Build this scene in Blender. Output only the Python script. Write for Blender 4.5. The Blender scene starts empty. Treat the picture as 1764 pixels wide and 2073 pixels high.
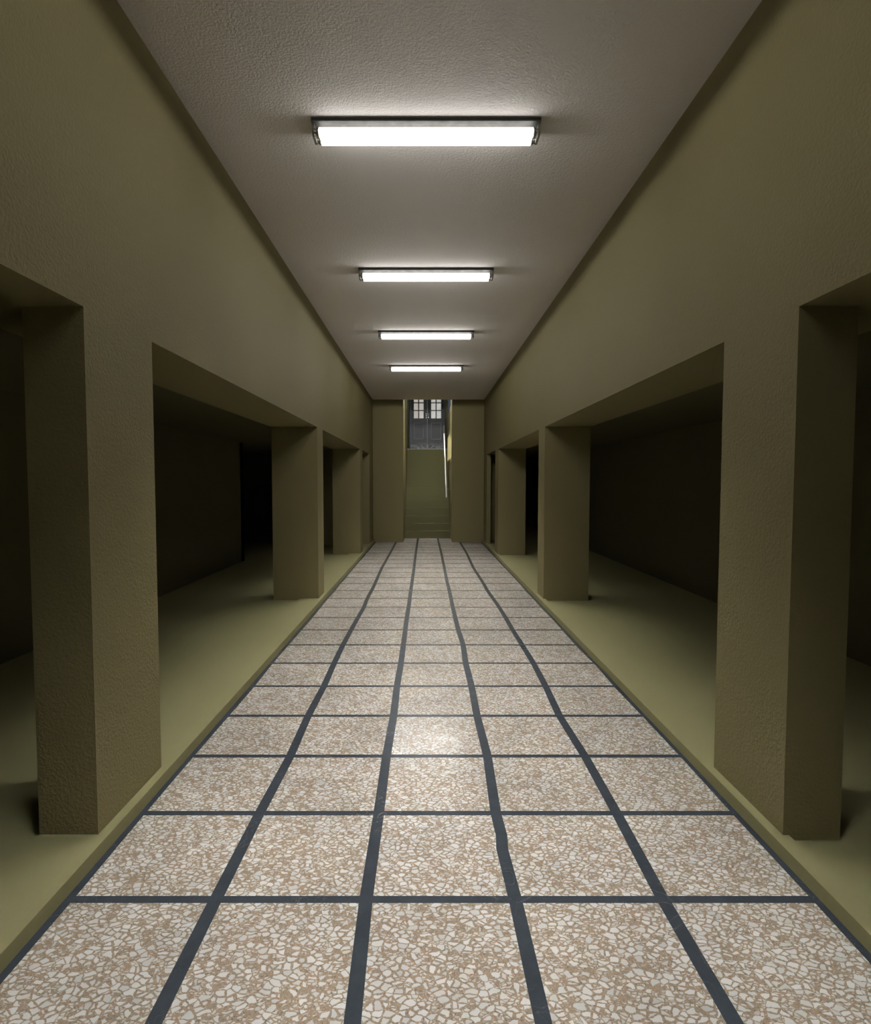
import bpy, bmesh, math, random
from mathutils import Vector
random.seed(7)
S = bpy.context.scene
COL = S.collection

# ------------------------------------------------------------------ camera
CAM_H = 1.286
FPX = 1185.0
cam_d = bpy.data.cameras.new('camera')
cam = bpy.data.objects.new('camera', cam_d)
COL.objects.link(cam)
cam_d.sensor_fit = 'HORIZONTAL'
cam_d.sensor_width = 36.0
cam_d.lens = FPX / 1764 * 36.0
cam_d.shift_x = 19.0 / 1764
cam_d.clip_start = 0.05
cam.location = (0, 0, CAM_H)
cam.rotation_euler = (math.radians(90) - math.atan(58.5 / FPX), 0, 0)
S.camera = cam

# ------------------------------------------------------------------ exposure, sky, sun
S.view_settings.view_transform = 'Standard'
S.view_settings.look = 'None'
S.view_settings.gamma = 1.0
S.view_settings.exposure = 0.0
S.view_settings.use_curve_mapping = False

W = bpy.data.worlds.new('sky')
S.world = W
W.use_nodes = True
bg = W.node_tree.nodes['Background']
bg.inputs['Color'].default_value = (0.62, 0.78, 1.0, 1)
bg.inputs['Strength'].default_value = 0.6

sun_d = bpy.data.lights.new('sun', 'SUN')
sun_d.energy = 21.0
sun_d.color = (1.0, 0.96, 0.86)
sun_d.angle = math.radians(1.0)
sun = bpy.data.objects.new('sun', sun_d)
COL.objects.link(sun)
sun.rotation_euler = Vector((0.62, 0.05, -0.765)).to_track_quat('-Z', 'Y').to_euler()

# photometric profile of the corridor luminaires (candela, C0 = along the tubes, C90 = across them)
LAMP_POWER = 0.388
VANG = [0, 10, 20, 25, 28, 31, 35, 40, 45, 50, 60, 70, 80, 88, 90, 90.5, 92.5, 93.5, 95, 97, 98.5, 100, 101.5, 104, 107, 113, 122, 140, 180]
C0 = [31, 31, 31, 30.5, 28, 9.5, 2.8, 0.8, 0.35, 0.5, 0.75, 0.7, 0.65, 0.62, 0.6] + [0.0, 0.0, 0.0, 0.0, 0.0, 0.0, 0.0, 0.95, 0.8, 0.5, 0.29, 0.17, 0.12, 0.1]
C45 = [31, 31, 31, 29.5, 25, 14, 4.0, 1.5, 0.95, 1.1, 1.6, 1.9, 2.0, 2.1, 2.1] + [0.0, 0.0, 0.0, 0.0, 0.0, 0.75, 0.88, 0.75, 0.58, 0.4, 0.25, 0.16, 0.12, 0.1]
C70 = [31, 31, 31, 30, 28, 22, 14, 9, 6.5, 5, 4, 3.9, 4.0, 4.1, 4.1] + [0.0, 0.0, 0.0, 1.25, 1.38, 1.25, 1.0, 0.78, 0.58, 0.4, 0.25, 0.16, 0.12, 0.1]
C90 = [31, 31, 31, 31, 30, 28, 25, 21, 18, 16, 13, 11.5, 10.5, 10.5, 10.5] + [0.0, 0.0, 1.62, 1.75, 1.56, 1.25, 1.0, 0.79, 0.58, 0.4, 0.25, 0.16, 0.12, 0.1]
ies = bpy.data.texts.new('luminaire_ies')
ies.from_string('\n'.join([
    'IESNA:LM-63-2002', 'TILT=NONE',
    '1 1000 100 %d 4 1 2 0 0 0' % len(VANG), '1 1 50',
    ' '.join(str(a) for a in VANG), '0 45 70 90',
    ' '.join(str(a) for a in C0), ' '.join(str(a) for a in C45), ' '.join(str(a) for a in C70), ' '.join(str(a) for a in C90)]) + '\n')

# ------------------------------------------------------------------ helpers
def mat(name):
    m = bpy.data.materials.new(name)
    m.use_nodes = True
    nt = m.node_tree
    b = nt.nodes['Principled BSDF']
    return m, nt, b

def N(nt, typ, ins=None, **props):
    n = nt.nodes.new(typ)
    for k, v in props.items():
        setattr(n, k, v)
    for k, v in (ins or {}).items():
        if isinstance(v, bpy.types.NodeSocket):
            nt.links.new(v, n.inputs[k])
        else:
            n.inputs[k].default_value = v
    return n

def math_(nt, op, a, b=0.0, c=0.0, clamp=False):
    n = nt.nodes.new('ShaderNodeMath')
    n.operation = op
    n.use_clamp = clamp
    for i, v in enumerate((a, b, c)):
        if isinstance(v, bpy.types.NodeSocket):
            nt.links.new(v, n.inputs[i])
        else:
            n.inputs[i].default_value = v
    return n.outputs[0]

def maprange(nt, v, a, b, c=0.0, d=1.0):
    n = nt.nodes.new('ShaderNodeMapRange')
    n.clamp = True
    for i, x in enumerate((v, a, b, c, d)):
        if isinstance(x, bpy.types.NodeSocket):
            nt.links.new(x, n.inputs[i])
        else:
            n.inputs[i].default_value = x
    return n.outputs[0]

def mix(nt, f, a, b, blend='MIX'):
    n = nt.nodes.new('ShaderNodeMix')
    n.data_type = 'RGBA'
    n.blend_type = blend
    for idx, v in ((0, f), (6, a), (7, b)):
        if isinstance(v, bpy.types.NodeSocket):
            nt.links.new(v, n.inputs[idx])
        else:
            n.inputs[idx].default_value = v if idx == 0 else (*v[:3], 1)
    return n.outputs[2]

def ramp(nt, f, stops, interp='LINEAR'):
    n = nt.nodes.new('ShaderNodeValToRGB')
    cr = n.color_ramp
    cr.interpolation = interp
    while len(cr.elements) < len(stops):
        cr.elements.new(0.5)
    for e, (p, c) in zip(cr.elements, stops):
        e.position = p
        e.color = (*c, 1)
    nt.links.new(f, n.inputs[0])
    return n.outputs[0]

def bump(nt, b, h, strength, dist):
    n = N(nt, 'ShaderNodeBump', {'Height': h, 'Strength': strength, 'Distance': dist})
    nt.links.new(n.outputs[0], b.inputs['Normal'])

def pos(nt):
    return nt.nodes.new('ShaderNodeNewGeometry').outputs['Position']

# ------------------------------------------------------------------ materials
def make_paint(name, col, grain=0.35, rough=0.75, dist=0.004):
    m, nt, b = mat(name)
    p = pos(nt)
    n1 = N(nt, 'ShaderNodeTexNoise', {'Vector': p, 'Scale': 0.9, 'Detail': 3.0, 'Roughness': 0.5})
    c = mix(nt, n1.outputs[0], [x * 0.94 for x in col], [x * 1.06 for x in col])
    nt.links.new(c, b.inputs['Base Color'])
    n2 = N(nt, 'ShaderNodeTexNoise', {'Vector': p, 'Scale': 85.0, 'Detail': 2.0, 'Roughness': 0.5, 'Distortion': 0.4})
    bump(nt, b, n2.outputs[0], grain, dist)
    b.inputs['Roughness'].default_value = rough
    b.inputs['Specular IOR Level'].default_value = 0.1
    return m

OLIVE = (0.194, 0.169, 0.083)
M_WALL = make_paint('olive_wall_paint', OLIVE, 0.65, dist=0.0045)
M_SLAB = make_paint('olive_floor_paint', (0.218, 0.205, 0.105), 0.12, 0.8)
M_STAIR_SHADE = make_paint('olive_paint_stair_shade', (0.128, 0.121, 0.062), 0.12, 0.8)  # olive floor paint with the dimness of the risers darkened into its colour
M_CEIL = make_paint('white_ceiling_plaster', (0.92, 0.875, 0.86), 0.55, 0.85, 0.007)
M_BAY_SHADE = make_paint('olive_paint_bay_shade', (0.08, 0.072, 0.038), 0.4)  # olive paint with the gloom of the side bays put into its colour
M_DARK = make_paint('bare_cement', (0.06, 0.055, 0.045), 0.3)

def polish(nt, b, col, rough, scale=4.2):
    """matte stone under a thin wax polish that only shines at grazing angles"""
    lw = N(nt, 'ShaderNodeLayerWeight', {'Blend': 0.5})
    f = math_(nt, 'MINIMUM', math_(nt, 'MULTIPLY', math_(nt, 'POWER', lw.outputs['Facing'], 9.0), scale), 0.27)
    d = N(nt, 'ShaderNodeBsdfDiffuse', {'Color': col})
    g = N(nt, 'ShaderNodeBsdfGlossy', {'Color': (1, 1, 1, 1), 'Roughness': rough})
    m = N(nt, 'ShaderNodeMixShader', {0: f, 1: d.outputs[0], 2: g.outputs[0]})
    nt.links.new(m.outputs[0], nt.nodes['Material Output'].inputs[0])

def make_terrazzo():
    m, nt, b = mat('terrazzo')
    p = pos(nt)
    wob = N(nt, 'ShaderNodeTexNoise', {'Vector': p, 'Scale': 34.0, 'Detail': 2.0})
    off = N(nt, 'ShaderNodeVectorMath', {0: wob.outputs['Color'], 1: (0.5, 0.5, 0.5)}, operation='SUBTRACT')
    off = N(nt, 'ShaderNodeVectorMath', {0: off.outputs[0], 'Scale': 0.019}, operation='SCALE')
    v = N(nt, 'ShaderNodeVectorMath', {0: p, 1: off.outputs[0]}, operation='ADD')
    v = N(nt, 'ShaderNodeMapping', {'Vector': v.outputs[0], 'Rotation': (0, 0, 0.5), 'Scale': (0.86, 1.2, 1.0)}).outputs[0]
    rn = N(nt, 'ShaderNodeTexNoise', {'Vector': p, 'Scale': 98.0, 'Detail': 2.0}).outputs[0]
    rag = math_(nt, 'MULTIPLY', math_(nt, 'SUBTRACT', rn, 0.5), 0.17)
    def layer(scale, drop, e0, e1):
        d = N(nt, 'ShaderNodeTexVoronoi', {'Vector': v, 'Scale': scale}, voronoi_dimensions='2D', feature='DISTANCE_TO_EDGE').outputs['Distance']
        c = N(nt, 'ShaderNodeTexVoronoi', {'Vector': v, 'Scale': scale}, voronoi_dimensions='2D', feature='F1').outputs['Color']
        s = N(nt, 'ShaderNodeSeparateColor', {'Color': c})
        th = maprange(nt, s.outputs[1], 0, 1, e0, e1)
        edge = maprange(nt, math_(nt, 'SUBTRACT', math_(nt, 'ADD', d, rag), th), 0.0, 0.03)
        keep = math_(nt, 'GREATER_THAN', s.outputs[0], drop)
        return math_(nt, 'MULTIPLY', edge, keep), keep, s.outputs[2]
    big, keep, tone = layer(50.0, 0.34, 0.05, 0.21)
    small, _, tone2 = layer(92.0, 0.40, 0.07, 0.24)
    small = math_(nt, 'MULTIPLY', small, math_(nt, 'SUBTRACT', 1.0, keep))
    # the fine aggregate between the chips
    fine = N(nt, 'ShaderNodeTexVoronoi', {'Vector': p, 'Scale': 320.0}, voronoi_dimensions='2D', feature='F1').outputs['Color']
    fs = N(nt, 'ShaderNodeSeparateColor', {'Color': fine})
    grit = ramp(nt, fs.outputs[0], [
        (0.0, (0.35, 0.265, 0.19)), (0.40, (0.45, 0.35, 0.255)), (0.62, (0.30, 0.25, 0.185)), (0.74, (0.46, 0.29, 0.14)),
        (0.80, (0.20, 0.20, 0.15)), (0.86, (0.55, 0.50, 0.43)), (0.93, (0.36, 0.14, 0.09)), (0.965, (0.09, 0.085, 0.07))], 'CONSTANT')
    patch = N(nt, 'ShaderNodeTexNoise', {'Vector': p, 'Scale': 5.0, 'Detail': 3.0}).outputs[0]
    matrix = mix(nt, maprange(nt, patch, 0.35, 0.65), (0.435, 0.355, 0.27), (0.385, 0.335, 0.26))
    matrix = mix(nt, 0.62, matrix, grit)
    chip_a = ramp(nt, tone, [(0.0, (0.57, 0.57, 0.55)), (0.3, (0.68, 0.68, 0.66)), (0.75, (0.73, 0.73, 0.71)), (0.9, (0.66, 0.63, 0.58)), (1.0, (0.61, 0.62, 0.61))])
    chip_b = ramp(nt, tone2, [(0.0, (0.52, 0.50, 0.46)), (0.6, (0.70, 0.69, 0.65)), (1.0, (0.60, 0.55, 0.48))])
    c = mix(nt, small, matrix, chip_b)
    c = mix(nt, big, c, chip_a)
    # soft traffic grime
    g = N(nt, 'ShaderNodeTexNoise', {'Vector': p, 'Scale': 2.3, 'Detail': 5.0, 'Roughness': 0.62}).outputs[0]
    gf = maprange(nt, g, 0.38, 0.66, 0.72, 0.565)
    gc = N(nt, 'ShaderNodeCombineColor', {0: gf, 1: gf, 2: gf}).outputs[0]
    c = mix(nt, 1.0, c, gc, 'MULTIPLY')
    polish(nt, b, c, maprange(nt, g, 0.3, 0.7, 0.12, 0.19))
    return m

def make_slate():
    m, nt, b = mat('dark_slate_strip')
    p = pos(nt)
    n1 = N(nt, 'ShaderNodeTexNoise', {'Vector': p, 'Scale': 9.0, 'Detail': 6.0, 'Roughness': 0.65}).outputs[0]
    c = mix(nt, n1, (0.023, 0.028, 0.034), (0.050, 0.058, 0.068))
    n2 = N(nt, 'ShaderNodeTexNoise', {'Vector': p, 'Scale': 7.0, 'Detail': 7.0, 'Distortion': 2.2}).outputs[0]
    vein = math_(nt, 'SUBTRACT', 1.0, maprange(nt, math_(nt, 'ABSOLUTE', math_(nt, 'SUBTRACT', n2, 0.5)), 0.0, 0.008))
    n3 = N(nt, 'ShaderNodeTexNoise', {'Vector': p, 'Scale': 3.1, 'Detail': 2.0}).outputs[0]
    vein = math_(nt, 'MULTIPLY', vein, maprange(nt, n3, 0.52, 0.66))
    c = mix(nt, math_(nt, 'MULTIPLY', vein, 0.55), c, (0.26, 0.24, 0.20))
    polish(nt, b, c, 0.26, 2.0)
    return m

M_TERR = make_terrazzo()
M_SLATE = make_slate()

def make_metal(name, col, rough, metallic=1.0):
    m, nt, b = mat(name)
    p = pos(nt)
    n = N(nt, 'ShaderNodeTexNoise', {'Vector': p, 'Scale': 22.0, 'Detail': 5.0, 'Roughness': 0.6}).outputs[0]
    c = mix(nt, n, [x * 0.9 for x in col], [x * 1.06 for x in col])
    nt.links.new(c, b.inputs['Base Color'])
    r = maprange(nt, n, 0.3, 0.7, rough * 0.8, rough * 1.3)
    nt.links.new(r, b.inputs['Roughness'])
    b.inputs['Metallic'].default_value = metallic
    return m

M_PLATE = make_metal('dull_lamp_plate', (0.048, 0.045, 0.041), 0.6, 0.0)
M_BRACKET = make_metal('satin_lamp_metal', (0.24, 0.235, 0.215), 0.42, 0.6)
M_SOCKET = make_metal('socket_metal', (0.52, 0.51, 0.48), 0.28)
M_RAIL = make_metal('white_rail_enamel', (0.86, 0.86, 0.85), 0.3, 0.0)
M_BRASS = make_metal('bright_door_metal', (0.62, 0.62, 0.60), 0.3)

def make_tube():
    m, nt, b = mat('lit_fluorescent_glass')
    b.inputs['Base Color'].default_value = (0.9, 0.9, 0.88, 1)
    b.inputs['Roughness'].default_value = 0.3
    b.inputs['Emission Color'].default_value = (1.0, 0.985, 0.94, 1)
    b.inputs['Emission Strength'].default_value = 4.2
    return m
M_TUBE = make_tube()

def make_door_paint():
    m, nt, b = mat('worn_slate_door_paint')
    p = pos(nt)
    n = N(nt, 'ShaderNodeTexNoise', {'Vector': p, 'Scale': 9.0, 'Detail': 6.0, 'Roughness': 0.65}).outputs[0]
    base = mix(nt, n, (0.085, 0.094, 0.108), (0.145, 0.152, 0.165))
    z = N(nt, 'ShaderNodeSeparateXYZ', {0: p}).outputs[2]
    low = maprange(nt, z, 2.20, 2.66, 1.0, 0.0)
    n2 = N(nt, 'ShaderNodeTexNoise', {'Vector': p, 'Scale': 5.0, 'Detail': 5.0, 'Roughness': 0.6}).outputs[0]
    w1 = math_(nt, 'MULTIPLY', maprange(nt, n2, 0.45, 0.62), maprange(nt, z, 2.32, 2.60, 1.0, 0.0))
    c = mix(nt, math_(nt, 'MULTIPLY', w1, 0.55), base, (0.32, 0.27, 0.225))
    n3 = N(nt, 'ShaderNodeTexNoise', {'Vector': p, 'Scale': 14.0, 'Detail': 4.0}).outputs[0]
    w2 = math_(nt, 'MULTIPLY', maprange(nt, n3, 0.40, 0.58), maprange(nt, z, 2.36, 2.50, 1.0, 0.0))
    c = mix(nt, math_(nt, 'MULTIPLY', w2, 0.85), c, (0.46, 0.49, 0.50))
    nt.links.new(c, b.inputs['Base Color'])
    b.inputs['Roughness'].default_value = 0.5
    return m
M_DOOR = make_door_paint()
M_MOULD = make_paint('pale_worn_edge_paint', (0.52, 0.53, 0.51), 0.2)
M_FRAME = make_paint('blue_grey_frame_paint', (0.16, 0.19, 0.235), 0.2)

def make_glass():
    m, nt, b = mat('door_glass')
    out = nt.nodes['Material Output']
    tr = N(nt, 'ShaderNodeBsdfTransparent', {'Color': (0.93, 0.94, 0.93, 1)})
    gl = N(nt, 'ShaderNodeBsdfGlossy', {'Roughness': 0.05})
    df = N(nt, 'ShaderNodeBsdfTranslucent', {'Color': (0.8, 0.8, 0.78, 1)})
    n = N(nt, 'ShaderNodeTexNoise', {'Vector': pos(nt), 'Scale': 6.0, 'Detail': 5.0}).outputs[0]
    m1 = N(nt, 'ShaderNodeMixShader', {0: maprange(nt, n, 0.35, 0.65, 0.06, 0.22), 1: tr.outputs[0], 2: df.outputs[0]})
    m2 = N(nt, 'ShaderNodeMixShader', {0: 0.06, 1: m1.outputs[0], 2: gl.outputs[0]})
    nt.links.new(m2.outputs[0], out.inputs[0])
    return m
M_GLASS = make_glass()

def make_plaster_out():
    m, nt, b = mat('sunny_yard_plaster')
    p = pos(nt)
    n = N(nt, 'ShaderNodeTexNoise', {'Vector': p, 'Scale': 1.6, 'Detail': 7.0, 'Roughness': 0.62}).outputs[0]
    x = N(nt, 'ShaderNodeSeparateXYZ', {0: p}).outputs[0]
    c1 = mix(nt, maprange(nt, n, 0.35, 0.65), (0.34, 0.28, 0.25), (0.43, 0.40, 0.375))
    c2 = mix(nt, maprange(nt, n, 0.35, 0.65), (0.40, 0.395, 0.385), (0.50, 0.495, 0.49))
    c = mix(nt, maprange(nt, x, -0.35, 0.25), c1, c2)
    nt.links.new(c, b.inputs['Base Color'])
    b.inputs['Roughness'].default_value = 0.9
    return m
M_YARD = make_plaster_out()

# ------------------------------------------------------------------ geometry helpers
def add_box(bm, x0, x1, y0, y1, z0, z1, bev=0.0):
    vs = [bm.verts.new((x, y, z)) for z in (z0, z1) for y in (y0, y1) for x in (x0, x1)]
    fs = [(0, 2, 3, 1), (4, 5, 7, 6), (0, 1, 5, 4), (2, 6, 7, 3), (0, 4, 6, 2), (1, 3, 7, 5)]
    faces = [bm.faces.new([vs[i] for i in f]) for f in fs]
    if bev > 0:
        es = {e for f in faces for e in f.edges}
        bmesh.ops.bevel(bm, geom=list(es), offset=bev, segments=2, profile=0.5, affect='EDGES')

def add_cyl(bm, a, b, r, seg=20, r2=None):
    a, b = Vector(a), Vector(b)
    d = (b - a).normalized()
    u = d.orthogonal().normalized()
    w = d.cross(u)
    r2 = r if r2 is None else r2
    ra = [bm.verts.new(a + (u * math.cos(t) + w * math.sin(t)) * r) for t in [k * 2 * math.pi / seg for k in range(seg)]]
    rb = [bm.verts.new(b + (u * math.cos(t) + w * math.sin(t)) * r2) for t in [k * 2 * math.pi / seg for k in range(seg)]]
    for k in range(seg):
        f = bm.faces.new((ra[k], ra[(k + 1) % seg], rb[(k + 1) % seg], rb[k]))
        f.smooth = True
    bm.faces.new(list(reversed(ra)))
    bm.faces.new(rb)

def add_prism(bm, poly, x0, x1):
    """poly of (y, z) points extruded along x"""
    a = [bm.verts.new((x0, y, z)) for y, z in poly]
    b = [bm.verts.new((x1, y, z)) for y, z in poly]
    n = len(poly)
    for k in range(n):
        bm.faces.new((a[k], a[(k + 1) % n], b[(k + 1) % n], b[k]))
    bm.faces.new(list(reversed(a)))
    bm.faces.new(b)

def obj(name, bm, m, parent=None, loc=None):
    bmesh.ops.recalc_face_normals(bm, faces=bm.faces)
    me = bpy.data.meshes.new(name)
    bm.to_mesh(me)
    bm.free()
    for x in (m if isinstance(m, (list, tuple)) else [m]):
        me.materials.append(x)
    o = bpy.data.objects.new(name, me)
    COL.objects.link(o)
    if parent:
        o.parent = parent
    if loc:
        o.location = loc
    return o

def tag(o, label, cat, group=None, kind=None):
    o['label'] = label
    o['category'] = cat
    if group:
        o['group'] = group
    if kind:
        o['kind'] = kind
    return o

def empty(name, loc):
    o = bpy.data.objects.new(name, None)
    COL.objects.link(o)
    o.location = loc
    o.empty_display_size = 0.1
    return o

def boxes(name, bl, m, label, cat, kind='structure', group=None):
    bm = bmesh.new()
    for b in bl:
        add_box(bm, *b)
    return tag(obj(name, bm, m), label, cat, group, kind)

# ------------------------------------------------------------------ dimensions (metres, camera stands at x = y = 0)
XL, XR = -1.155, 1.255           # corridor wall faces
TL, TR = -1.64, 1.735            # back faces of the thick walls
H = 3.086                        # ceiling
OP = 1.88                        # head of the openings
YB, YE = -2.5, 12.74             # back wall, end wall
OL, OR_ = -2.95, 3.05            # outer walls of the side bays
HI = 1.93                        # side bay ceilings
SL, SR = -0.50, 0.562            # stairwell
YD = 17.5                        # doors
ZL = 2.184                       # upper landing
YS = 13.59                       # first riser
ZT = 5.0                         # top of the stairwell

# ------------------------------------------------------------------ terrazzo floor with slate strips
rows = [1.749, 2.223, 2.701, 3.18, 3.653, 4.128, 4.601, 5.075, 5.549, 6.018, 6.487, 6.963, 7.451, 7.918, 8.386, 8.839, 9.337, 9.805, 10.286, 10.732, 11.194, 11.68, 12.15, 12.62, 13.1]
rows = [1.749 - 0.4735 * k for k in range(8, 0, -1)] + rows
L1 = [(-2.5, -.652), (1.33, -.65), (1.75, -.651), (2.22, -.65), (2.70, -.641), (3.18, -.653), (3.65, -.648), (4.13, -.658), (4.61, -.662), (5.08, -.659), (5.55, -.653), (6.02, -.646), (6.49, -.658), (6.96, -.654), (7.46, -.656), (8.82, -.674), (10.7, -.662), (13.6, -.655)]
L2 = [(-2.5, -.178), (1.33, -.176), (1.75, -.186), (2.22, -.185), (2.70, -.187), (3.18, -.180), (3.65, -.185), (4.13, -.180), (4.61, -.181), (5.08, -.182), (5.55, -.185), (6.12, -.182), (6.96, -.184), (8.82, -.183), (10.7, -.190), (13.6, -.190)]
L3 = [(-2.5, .280), (1.33, .280), (1.75, .276), (2.00, .268), (2.08, .276), (2.22, .272), (2.70, .289), (3.18, .282), (3.65, .288), (4.13, .283), (4.61, .295), (5.08, .282), (5.55, .279), (6.12, .276), (6.96, .278), (7.46, .273), (8.82, .277), (10.7, .279), (13.6, .270)]
L4 = [(-2.5, .737), (1.33, .737), (1.75, .733), (2.22, .744), (2.70, .749), (3.18, .738), (3.65, .758), (4.13, .768), (4.61, .764), (5.08, .759), (5.55, .762), (6.12, .756), (6.96, .734), (7.46, .736), (8.82, .719), (10.7, .744), (13.6, .735)]
KL, KR = -1.118, 1.217           # kerb faces
LB = [(y, -1.090 + random.uniform(-.006, .005)) for y in [-2.5 + .47 * k for k in range(36)]]
RB = [(y, 1.191 + random.uniform(-.006, .008)) for y in [-2.5 + .47 * k for k in range(36)]]

def lerp(tab, y):
    if y <= tab[0][0]:
        return tab[0][1]
    for (y0, x0), (y1, x1) in zip(tab, tab[1:]):
        if y <= y1:
            return x0 + (x1 - x0) * (y - y0) / (y1 - y0)
    return tab[-1][1]

ys = {YB, YE, YS}
for r in rows:
    ys |= {r - .0155, r + .0155}
for t in (L1, L2, L3, L4, LB, RB):
    ys |= {y for y, _ in t if YB < y < YS}
ys = sorted(ys)
HW = 0.021
def xs_at(y):
    out = [KL, lerp(LB, y)]
    for t in (L1, L2, L3, L4):
        x = lerp(t, y)
        out += [x - HW, x + HW]
    return out + [lerp(RB, y), KR]
bm = bmesh.new()
for y0, y1 in zip(ys, ys[1:]):
    if y1 - y0 < 1e-4:
        continue
    ym = (y0 + y1) / 2
    a, b = xs_at(y0), xs_at(y1)
    rowstrip = any(abs(ym - r) < .0156 for r in rows)
    for k in range(len(a) - 1):
        if ym > YE and (a[k + 1] < SL or a[k] > SR):
            continue
        c = [a[k], a[k + 1], b[k + 1], b[k]]
        if ym > YE:
            c = [min(max(x, SL), SR) for x in c]
        f = bm.faces.new([bm.verts.new((c[0], y0, 0)), bm.verts.new((c[1], y0, 0)), bm.verts.new((c[2], y1, 0)), bm.verts.new((c[3], y1, 0))])
        f.material_index = 1 if (rowstrip or k % 2 == 0) else 0
bmesh.ops.remove_doubles(bm, verts=bm.verts, dist=1e-5)
add_box(bm, KL, KR, YB, YE, -.12, -.004)
add_box(bm, SL, SR, YE, YS, -.12, -.004)
tag(obj('floor', bm, [M_TERR, M_SLATE]), 'terrazzo walkway floor of pale chips divided by dark slate strips', 'floor', None, 'structure')
# ------------------------------------------------------------------ kerbs
boxes('trim_1', [(-1.362, KL, YB, YE, -0.1, 0.05)], M_SLAB, 'olive painted kerb along the left side of the walkway', 'kerb')
boxes('trim_2', [(KR, 1.277, YB, YE, -0.1, 0.05)], M_SLAB, 'olive painted kerb along the right side of the walkway', 'kerb')

# ------------------------------------------------------------------ walls above the openings, pillars
boxes('wall_left', [(TL, XL, YB, YE, OP, H + .12)], M_WALL, 'olive painted left wall above the openings', 'wall')
boxes('wall_right', [(XR, TR, YB, YE, OP, H + .12)], M_WALL, 'olive painted right wall above the openings', 'wall')

def pillar(bl, label):
    boxes('pillar', bl, M_WALL, label, 'pillar', 'structure', 'olive pillars between the side openings')
B = 0.03
pillar([(-1.362, XL, 2.003, 2.21, .05, OP), (-1.362, XL, 2.21, 2.495, .05, OP), (-1.492, -1.362, 2.21, 2.495, B, OP)], 'nearest olive pillar on the left, thin with a stepped back')
pillar([(-1.362, XL, 6.235, 6.575, .05, OP), (TL, -1.362, 6.235, 6.575, B, OP)], 'second olive pillar from the front on the left side')
pillar([(-1.362, XL, 10.27, 10.65, .05, OP), (TL, -1.362, 10.27, 10.65, B, OP)], 'third olive pillar from the front on the left, near the end wall')
pillar([(XR, 1.277, 2.0, 2.495, .05, OP), (1.277, 1.456, 2.0, 2.495, B, OP)], 'nearest olive pillar on the right beside the walkway')
pillar([(XR, 1.277, 6.21, 6.55, .05, OP), (1.277, TR, 6.21, 6.55, B, OP)], 'second olive pillar from the front on the right side')
pillar([(XR, 1.277, 10.2, 10.64, .05, OP), (1.277, TR, 10.2, 10.64, B, OP)], 'third olive pillar from the front on the right, near the end wall')
boxes('wall_left_corner', [(-1.362, XL, 11.93, YE, .05, OP), (TL, -1.362, 11.93, YE, B, OP), (OL, TL, 11.93, YE, B, HI)], M_WALL, 'olive wall closing the left side bay at the far end', 'wall')
boxes('wall_right_corner', [(XR, 1.277, 12.12, YE, .05, OP), (1.277, 1.337, 12.12, YE, B, OP)], M_WALL, 'narrow olive wall strip at the far right corner', 'wall')

# ------------------------------------------------------------------ end wall with the stair opening
TW = 0.14
boxes('wall_end', [(TL, SL, YE, YE + TW, -0.1, H), (SR, TR, YE, YE + TW, -0.1, H), (TL, SL, YE, YE + TW, H, ZT), (SR, TR, YE, YE + TW, H, ZT)],
      M_WALL, 'olive end wall either side of the stair opening', 'wall')
boxes('ceiling', [(TL, TR, YB, YE, H, H + .15)], M_CEIL, 'white plaster ceiling over the walkway carrying the lamps', 'ceiling')
boxes('wall_back', [(OL - .2, OR_ + .2, YB - .15, YB, -0.1, H + .15)], M_WALL, 'olive wall closing the corridor behind the viewer', 'wall')

# ------------------------------------------------------------------ side bays
boxes('floor_left', [(OL, -1.362, YB, YE, -0.1, B), (-7.0, OL, 9.45, YE, -0.1, B)], M_SLAB, 'olive painted floor of the left side bay', 'floor')
boxes('floor_right', [(1.277, OR_, YB, YE + TW, -0.1, B), (SR + .14, OR_, YE + TW, 16.5, -0.1, B)], M_SLAB, 'olive painted floor of the right side bay', 'floor')
boxes('ceiling_left', [(OL, TL, YB, YE, HI, H), (-7.0, OL, 9.45, YE, HI, H)], M_BAY_SHADE, 'low olive ceiling of the left side bay', 'ceiling')
boxes('ceiling_right', [(TR, OR_, YB, YE, HI, H), (SR + .14, OR_, YE + TW, 16.5, HI, H), (TR, OR_, YE, YE + TW, HI, H)], M_BAY_SHADE, 'low olive ceiling of the right side bay', 'ceiling')
boxes('wall_left_outer', [(OL - .15, OL, YB, 9.45, -0.1, H)], M_BAY_SHADE, 'shade-darkened olive outer wall of the left side bay', 'wall')
boxes('wall_right_outer', [(OR_, OR_ + .15, YB, 16.5, -0.1, H)], M_BAY_SHADE, 'shade-darkened olive outer wall of the right side bay', 'wall')
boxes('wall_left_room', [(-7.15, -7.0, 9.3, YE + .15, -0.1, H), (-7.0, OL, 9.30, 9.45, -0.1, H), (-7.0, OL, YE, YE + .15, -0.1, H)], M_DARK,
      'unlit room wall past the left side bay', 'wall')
boxes('wall_right_room', [(SR + .14, OR_ + .15, 16.5, 16.65, -0.1, H)], M_DARK, 'unlit wall closing the far end of the right side bay', 'wall')

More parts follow.
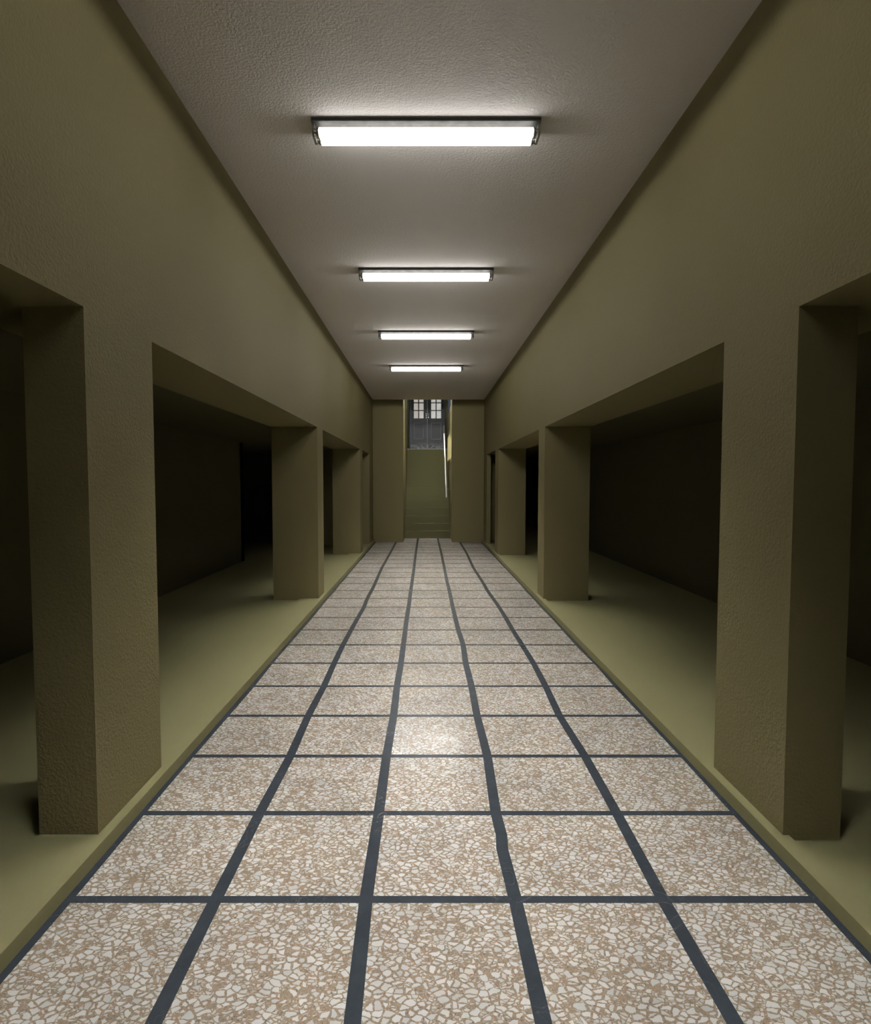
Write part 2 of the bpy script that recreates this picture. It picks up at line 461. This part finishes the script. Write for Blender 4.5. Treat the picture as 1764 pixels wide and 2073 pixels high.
# ------------------------------------------------------------------ stairwell
def wall_with_window(name, x0, x1, z0, z1, y0, y1, label):
    boxes(name, [(x0, x1, YE + TW, YD + .3, -0.1, z0), (x0, x1, YE + TW, YD + .3, z1, ZT), (x0, x1, YE + TW, y0, z0, z1), (x0, x1, y1, YD + .3, z0, z1)],
          M_WALL, label, 'wall')
WY0, WY1 = 12.885, 15.4
wall_with_window('wall_stair_left', SL - .14, SL, 3.17, 3.95, WY0, WY1, 'olive stairwell wall on the left of the steps')
wall_with_window('wall_stair_right', SR, SR + .14, 3.06, 3.95, 13.4, 16.9, 'olive stairwell wall beside the handrail')
boxes('ceiling_stair_head', [(SL, SR, YE, 13.62, 3.62, 3.75), (SL, SR, YE, YE + TW, H + .15, ZT)], M_CEIL, 'added low slab over the foot of the stairs, carrying the extra lamp', 'ceiling')  # unseen slab, added so the extra stair lamp has something to hang from
boxes('ceiling_stair', [(SL - .14, SR + .14, YE, YD + .3, ZT, ZT + .12)], M_CEIL, 'ceiling over the stairwell', 'ceiling')

def window(name, xa, xb, y0, y1, z0, z1, bars, label):
    e = empty(name, ((xa + xb) / 2, (y0 + y1) / 2, z0))
    tag(e, label, 'window', None, 'structure')
    bm = bmesh.new()
    for b in ((xa, xb, y0, y1, z0, z0 + .05), (xa, xb, y0, y1, z1 - .05, z1), (xa, xb, y0, y0 + .05, z0 + .05, z1 - .05), (xa, xb, y1 - .05, y1, z0 + .05, z1 - .05)):
        add_box(bm, *b)
    for y in bars:
        add_box(bm, xa + .01, xb - .01, y - .022, y + .022, z0 + .05, z1 - .05)
    o = obj('window_frame', bm, M_FRAME, e)
    o.location = -Vector(e.location)
    bm = bmesh.new()
    xm = (xa + xb) / 2
    add_box(bm, xm - .003, xm + .003, y0 + .03, y1 - .03, z0 + .03, z1 - .03)
    o = obj('window_glass', bm, M_GLASS, e)
    o.location = -Vector(e.location)
window('window_1', SL - .11, SL - .05, WY0, WY1, 3.17, 3.95, (13.3, 13.85, 14.6), 'high blue-grey window in the left stairwell wall')
window('window_2', SR + .05, SR + .11, 13.4, 16.9, 3.06, 3.95, (14.3, 15.2, 16.1), 'high blue-grey window in the right stairwell wall')

# staircase: every step its own part
st = tag(empty('staircase', (0.03, YS, 0)), 'olive painted straight staircase climbing to the double door', 'staircase')
NR, TD = 13, 0.1717
RH = ZL / NR
for k in range(NR - 1):
    bm = bmesh.new()
    add_box(bm, SL + .004, SR - .004, YS + k * TD, YS + (NR - 1) * TD, k * RH, (k + 1) * RH)
    o = obj('step', bm, M_STAIR_SHADE, st)
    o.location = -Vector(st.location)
boxes('floor_landing', [(SL, SR, YS + (NR - 1) * TD, YD + .3, ZL - RH, ZL)], M_STAIR_SHADE, 'upper landing at the top of the stairs', 'landing')

# handrail on the right stair wall
XH = 0.475
ra, rb = Vector((XH, 13.72, .95)), Vector((XH, 15.66, 2.80))
hr = tag(empty('handrail', tuple(ra)), 'white tubular handrail on the right stair wall', 'handrail')
bm = bmesh.new()
add_cyl(bm, ra - ra, rb - ra, .0155, 16)
add_cyl(bm, rb - ra - Vector((0, .01, .008)), rb - ra + Vector((0, .16, .01)), .0175, 16)
obj('rail', bm, M_RAIL, hr)
for t in (0.12, 0.90):
    c = ra.lerp(rb, t) - ra
    bm = bmesh.new()
    add_cyl(bm, c, c + Vector((0, 0, -.035)), .006, 10)
    add_cyl(bm, c + Vector((0, 0, -.035)), c + Vector((SR - XH, 0, -.035)), .006, 10)
    add_cyl(bm, c + Vector((SR - XH - .006, 0, -.035)), c + Vector((SR - XH, 0, -.035)), .022, 14)
    obj('rail_bracket', bm, M_SOCKET, hr)

# ------------------------------------------------------------------ double door
DX0, DC, DX1 = -0.463, 0.037, 0.537
ZTOP = 4.36
def leaf(name, x0, x1, hinge_left, label):
    e = tag(empty(name, ((x0 + x1) / 2, YD, ZL)), label, 'door', None, 'structure')
    ox, oz = (x0 + x1) / 2, ZL
    def P(bm, a, b, c, d, y0=0.0, y1=.045, bev=0):
        add_box(bm, a - ox, b - ox, y0, y1, c - oz, d - oz, bev)
    if hinge_left:
        pa, pb = x0 + .096, x1 - .110
    else:
        pa, pb = x0 + .110, x1 - .090
    pm = (pa + pb) / 2
    zr = [3.205, 3.439, 3.665, 3.891, 4.117]
    bm = bmesh.new()
    P(bm, x0, pa, ZL + .004, ZTOP)
    P(bm, pb, x1, ZL + .004, ZTOP)
    P(bm, pa, pb, ZL + .004, 2.585)
    P(bm, pa, pb, 3.074, zr[0])
    P(bm, pa, pb, zr[-1], ZTOP)
    P(bm, pm - .014, pm + .014, zr[0], zr[-1], .004, .041)
    for z in zr[1:-1]:
        P(bm, pa, pb, z - .013, z + .013, .004, .041)
    P(bm, pa + .0, pb - .0, 2.585, 3.074, .018, .030)
    obj('door_frame_panel', bm, M_DOOR, e)
    bm = bmesh.new()
    w = .014
    for a, b, c, d in ((pa, pb, 2.585, 2.585 + w * 1.5), (pa, pb, 3.074 - w, 3.074), (pa, pa + w, 2.585 + w * 1.5, 3.074 - w), (pb - w, pb, 2.585 + w * 1.5, 3.074 - w)):
        P(bm, a, b, c, d, -.010, .018, .003)
    obj('panel_moulding', bm, M_MOULD, e)
    bm = bmesh.new()
    P(bm, pa - .005, pb + .005, zr[0] - .005, zr[-1] + .005, .020, .025)
    obj('glass_pane', bm, M_GLASS, e)
    # handle beside the meeting edge
    hx = (x1 - .030 if hinge_left else x0 + .035) - ox
    bm = bmesh.new()
    add_box(bm, hx - .012, hx + .012, -.006, 0, 3.215 - oz, 3.355 - oz, .002)
    add_cyl(bm, (hx, -.006, 3.33 - oz), (hx, -.045, 3.33 - oz), .006, 10)
    add_cyl(bm, (hx, -.006, 3.24 - oz), (hx, -.045, 3.24 - oz), .006, 10)
    add_cyl(bm, (hx, -.045, 3.23 - oz), (hx, -.045, 3.34 - oz), .007, 10)
    obj('door_handle', bm, M_BRASS, e)
    # pale edging strip
    bm = bmesh.new()
    if hinge_left:
        P(bm, x1 - .007, x1, ZL + .004, ZTOP, -.008, 0)
    P(bm, x0, x0 + .007, ZL + .004, ZTOP, -.004, 0) if hinge_left else P(bm, x1 - .007, x1, ZL + .004, ZTOP, -.004, 0)
    obj('edge_strip', bm, M_MOULD, e)
leaf('door_1', DX0 + .002, DC - .001, True, 'left leaf of the dark grey glazed door above the stairs')
leaf('door_2', DC + .001, DX1 - .002, False, 'right leaf of the dark grey glazed door above the stairs')
boxes('trim_3', [(SL, DX0, YD - .02, YD + .09, ZL, ZT), (DX1, SR, YD - .02, YD + .09, ZL, ZT), (DX0, DX1, YD - .02, YD + .09, ZTOP + .004, ZT)], M_FRAME,
      'blue-grey door frame at the top of the stairs', 'door frame')
boxes('trim_4', [(SL, SR, YS + (NR - 1) * TD - .012, YS + (NR - 1) * TD + .05, ZL, ZL + .012)], M_MOULD, 'pale stone nosing on the edge of the top step', 'nosing')

# yard outside the door
boxes('wall_outside', [(-9, 9, 22.0, 22.3, -0.1, 9.0)], M_YARD, 'sunlit pale plaster wall seen through the door glass', 'wall')
boxes('ground_outside', [(-9, 9, YD + .3, 22.0, ZL - .3, ZL - .05)], M_YARD, 'pale paved yard outside the glazed door', 'ground')

# ------------------------------------------------------------------ fluorescent ceiling lamps
def make_lamp():
    e = empty('ceiling_light', (0, 0, 0))          # origin on the ceiling, above the middle of the fitting
    bm = bmesh.new()
    add_prism(bm, [(-.066, 0), (-.066, -.008), (-.061, -.0095), (-.061, -.012), (-.066, -.0135), (-.066, -.020), (.066, -.020), (.066, 0)], -.567, .567)
    obj('back_plate', bm, M_PLATE, e)
    for s in (-1, 1):
        bm = bmesh.new()
        y0, y1, zb = -.046, .062, -.073
        poly = [(y0, -.020), (y0 + .002, zb + .020), (y0 + .008, zb + .006), (y0 + .022, zb), (y1 - .022, zb), (y1 - .008, zb + .006), (y1 - .002, zb + .020), (y1, -.020)]
        add_prism(bm, poly, s * .567, s * .556)
        obj('end_bracket', bm, M_BRACKET, e)
    for y, z in ((-.032, -.056), (.034, -.057)):
        bm = bmesh.new()
        add_cyl(bm, (-.532, y, z), (.532, y, z), .0228, 28)
        obj('tube', bm, M_TUBE, e)
        for s in (-1, 1):
            bm = bmesh.new()
            add_cyl(bm, (s * .531, y, z), (s * .544, y, z), .0205, 22)
            add_cyl(bm, (s * .543, y, z), (s * .557, y, z), .0165, 20)
            add_cyl(bm, (s * .554, y, z), (s * .557, y, z), .019, 20)
            obj('tube_socket', bm, M_SOCKET, e)
    # the light the fitting throws, just under its tubes
    ld = bpy.data.lights.new('lamp_light', 'POINT')
    ld.energy = LAMP_POWER * 0.6
    ld.shadow_soft_size = 0.06
    ld.color = (1.0, 0.985, 0.945)
    ld.use_nodes = True
    nt = ld.node_tree
    em = nt.nodes['Emission']
    ie = nt.nodes.new('ShaderNodeTexIES')
    ie.mode = 'INTERNAL'
    ie.ies = ies
    ie.inputs['Strength'].default_value = 1.0
    nt.links.new(ie.outputs[0], em.inputs['Strength'])
    for x in (-.44, -.22, 0, .22, .44):
        lo = bpy.data.objects.new('lamp_light', ld)
        COL.objects.link(lo)
        lo.parent = e
        lo.location = (x, 0, -.155)
        lo.rotation_euler = (0, 0, math.pi / 2)
    return e

def copy_tree(o, parent=None):
    c = o.copy()
    COL.objects.link(c)
    if parent:
        c.parent = parent
    for ch in [x for x in o.children]:
        copy_tree(ch, c)
    return c

lamp0 = make_lamp()
lamp_labels = ['largest lit tube light on the ceiling, nearest the viewer', 'second lit tube light along the ceiling from the viewer',
               'third lit tube light along the ceiling from the viewer', 'smallest lit tube light on the ceiling, farthest, nearest the stairs',
               'lit tube light on the ceiling straight above the viewer', 'added lit tube light above the foot of the stairs, unseen behind the ceiling edge']
lamps = [lamp0] + [copy_tree(lamp0) for _ in range(5)]
for k, o, lab in zip((0, 1, 2, 3, -1, 0), lamps, lamp_labels):
    o.location = (0, 3.038 + 2.0165 * k, H)
    tag(o, lab, 'ceiling light', 'tube lights along the corridor ceiling')
lamps[5].location = (0.03, 13.42, 3.62)  # extra lamp out of view, added to brighten the stairs and end floor
lamps[5].scale = (0.86, 1, 1)
stair_fill_ld = bpy.data.lights['lamp_light'].copy()
stair_fill_ld.energy = LAMP_POWER * 0.45
for ch in lamps[5].children:
    if ch.type == 'LIGHT':
        ch.data = stair_fill_ld
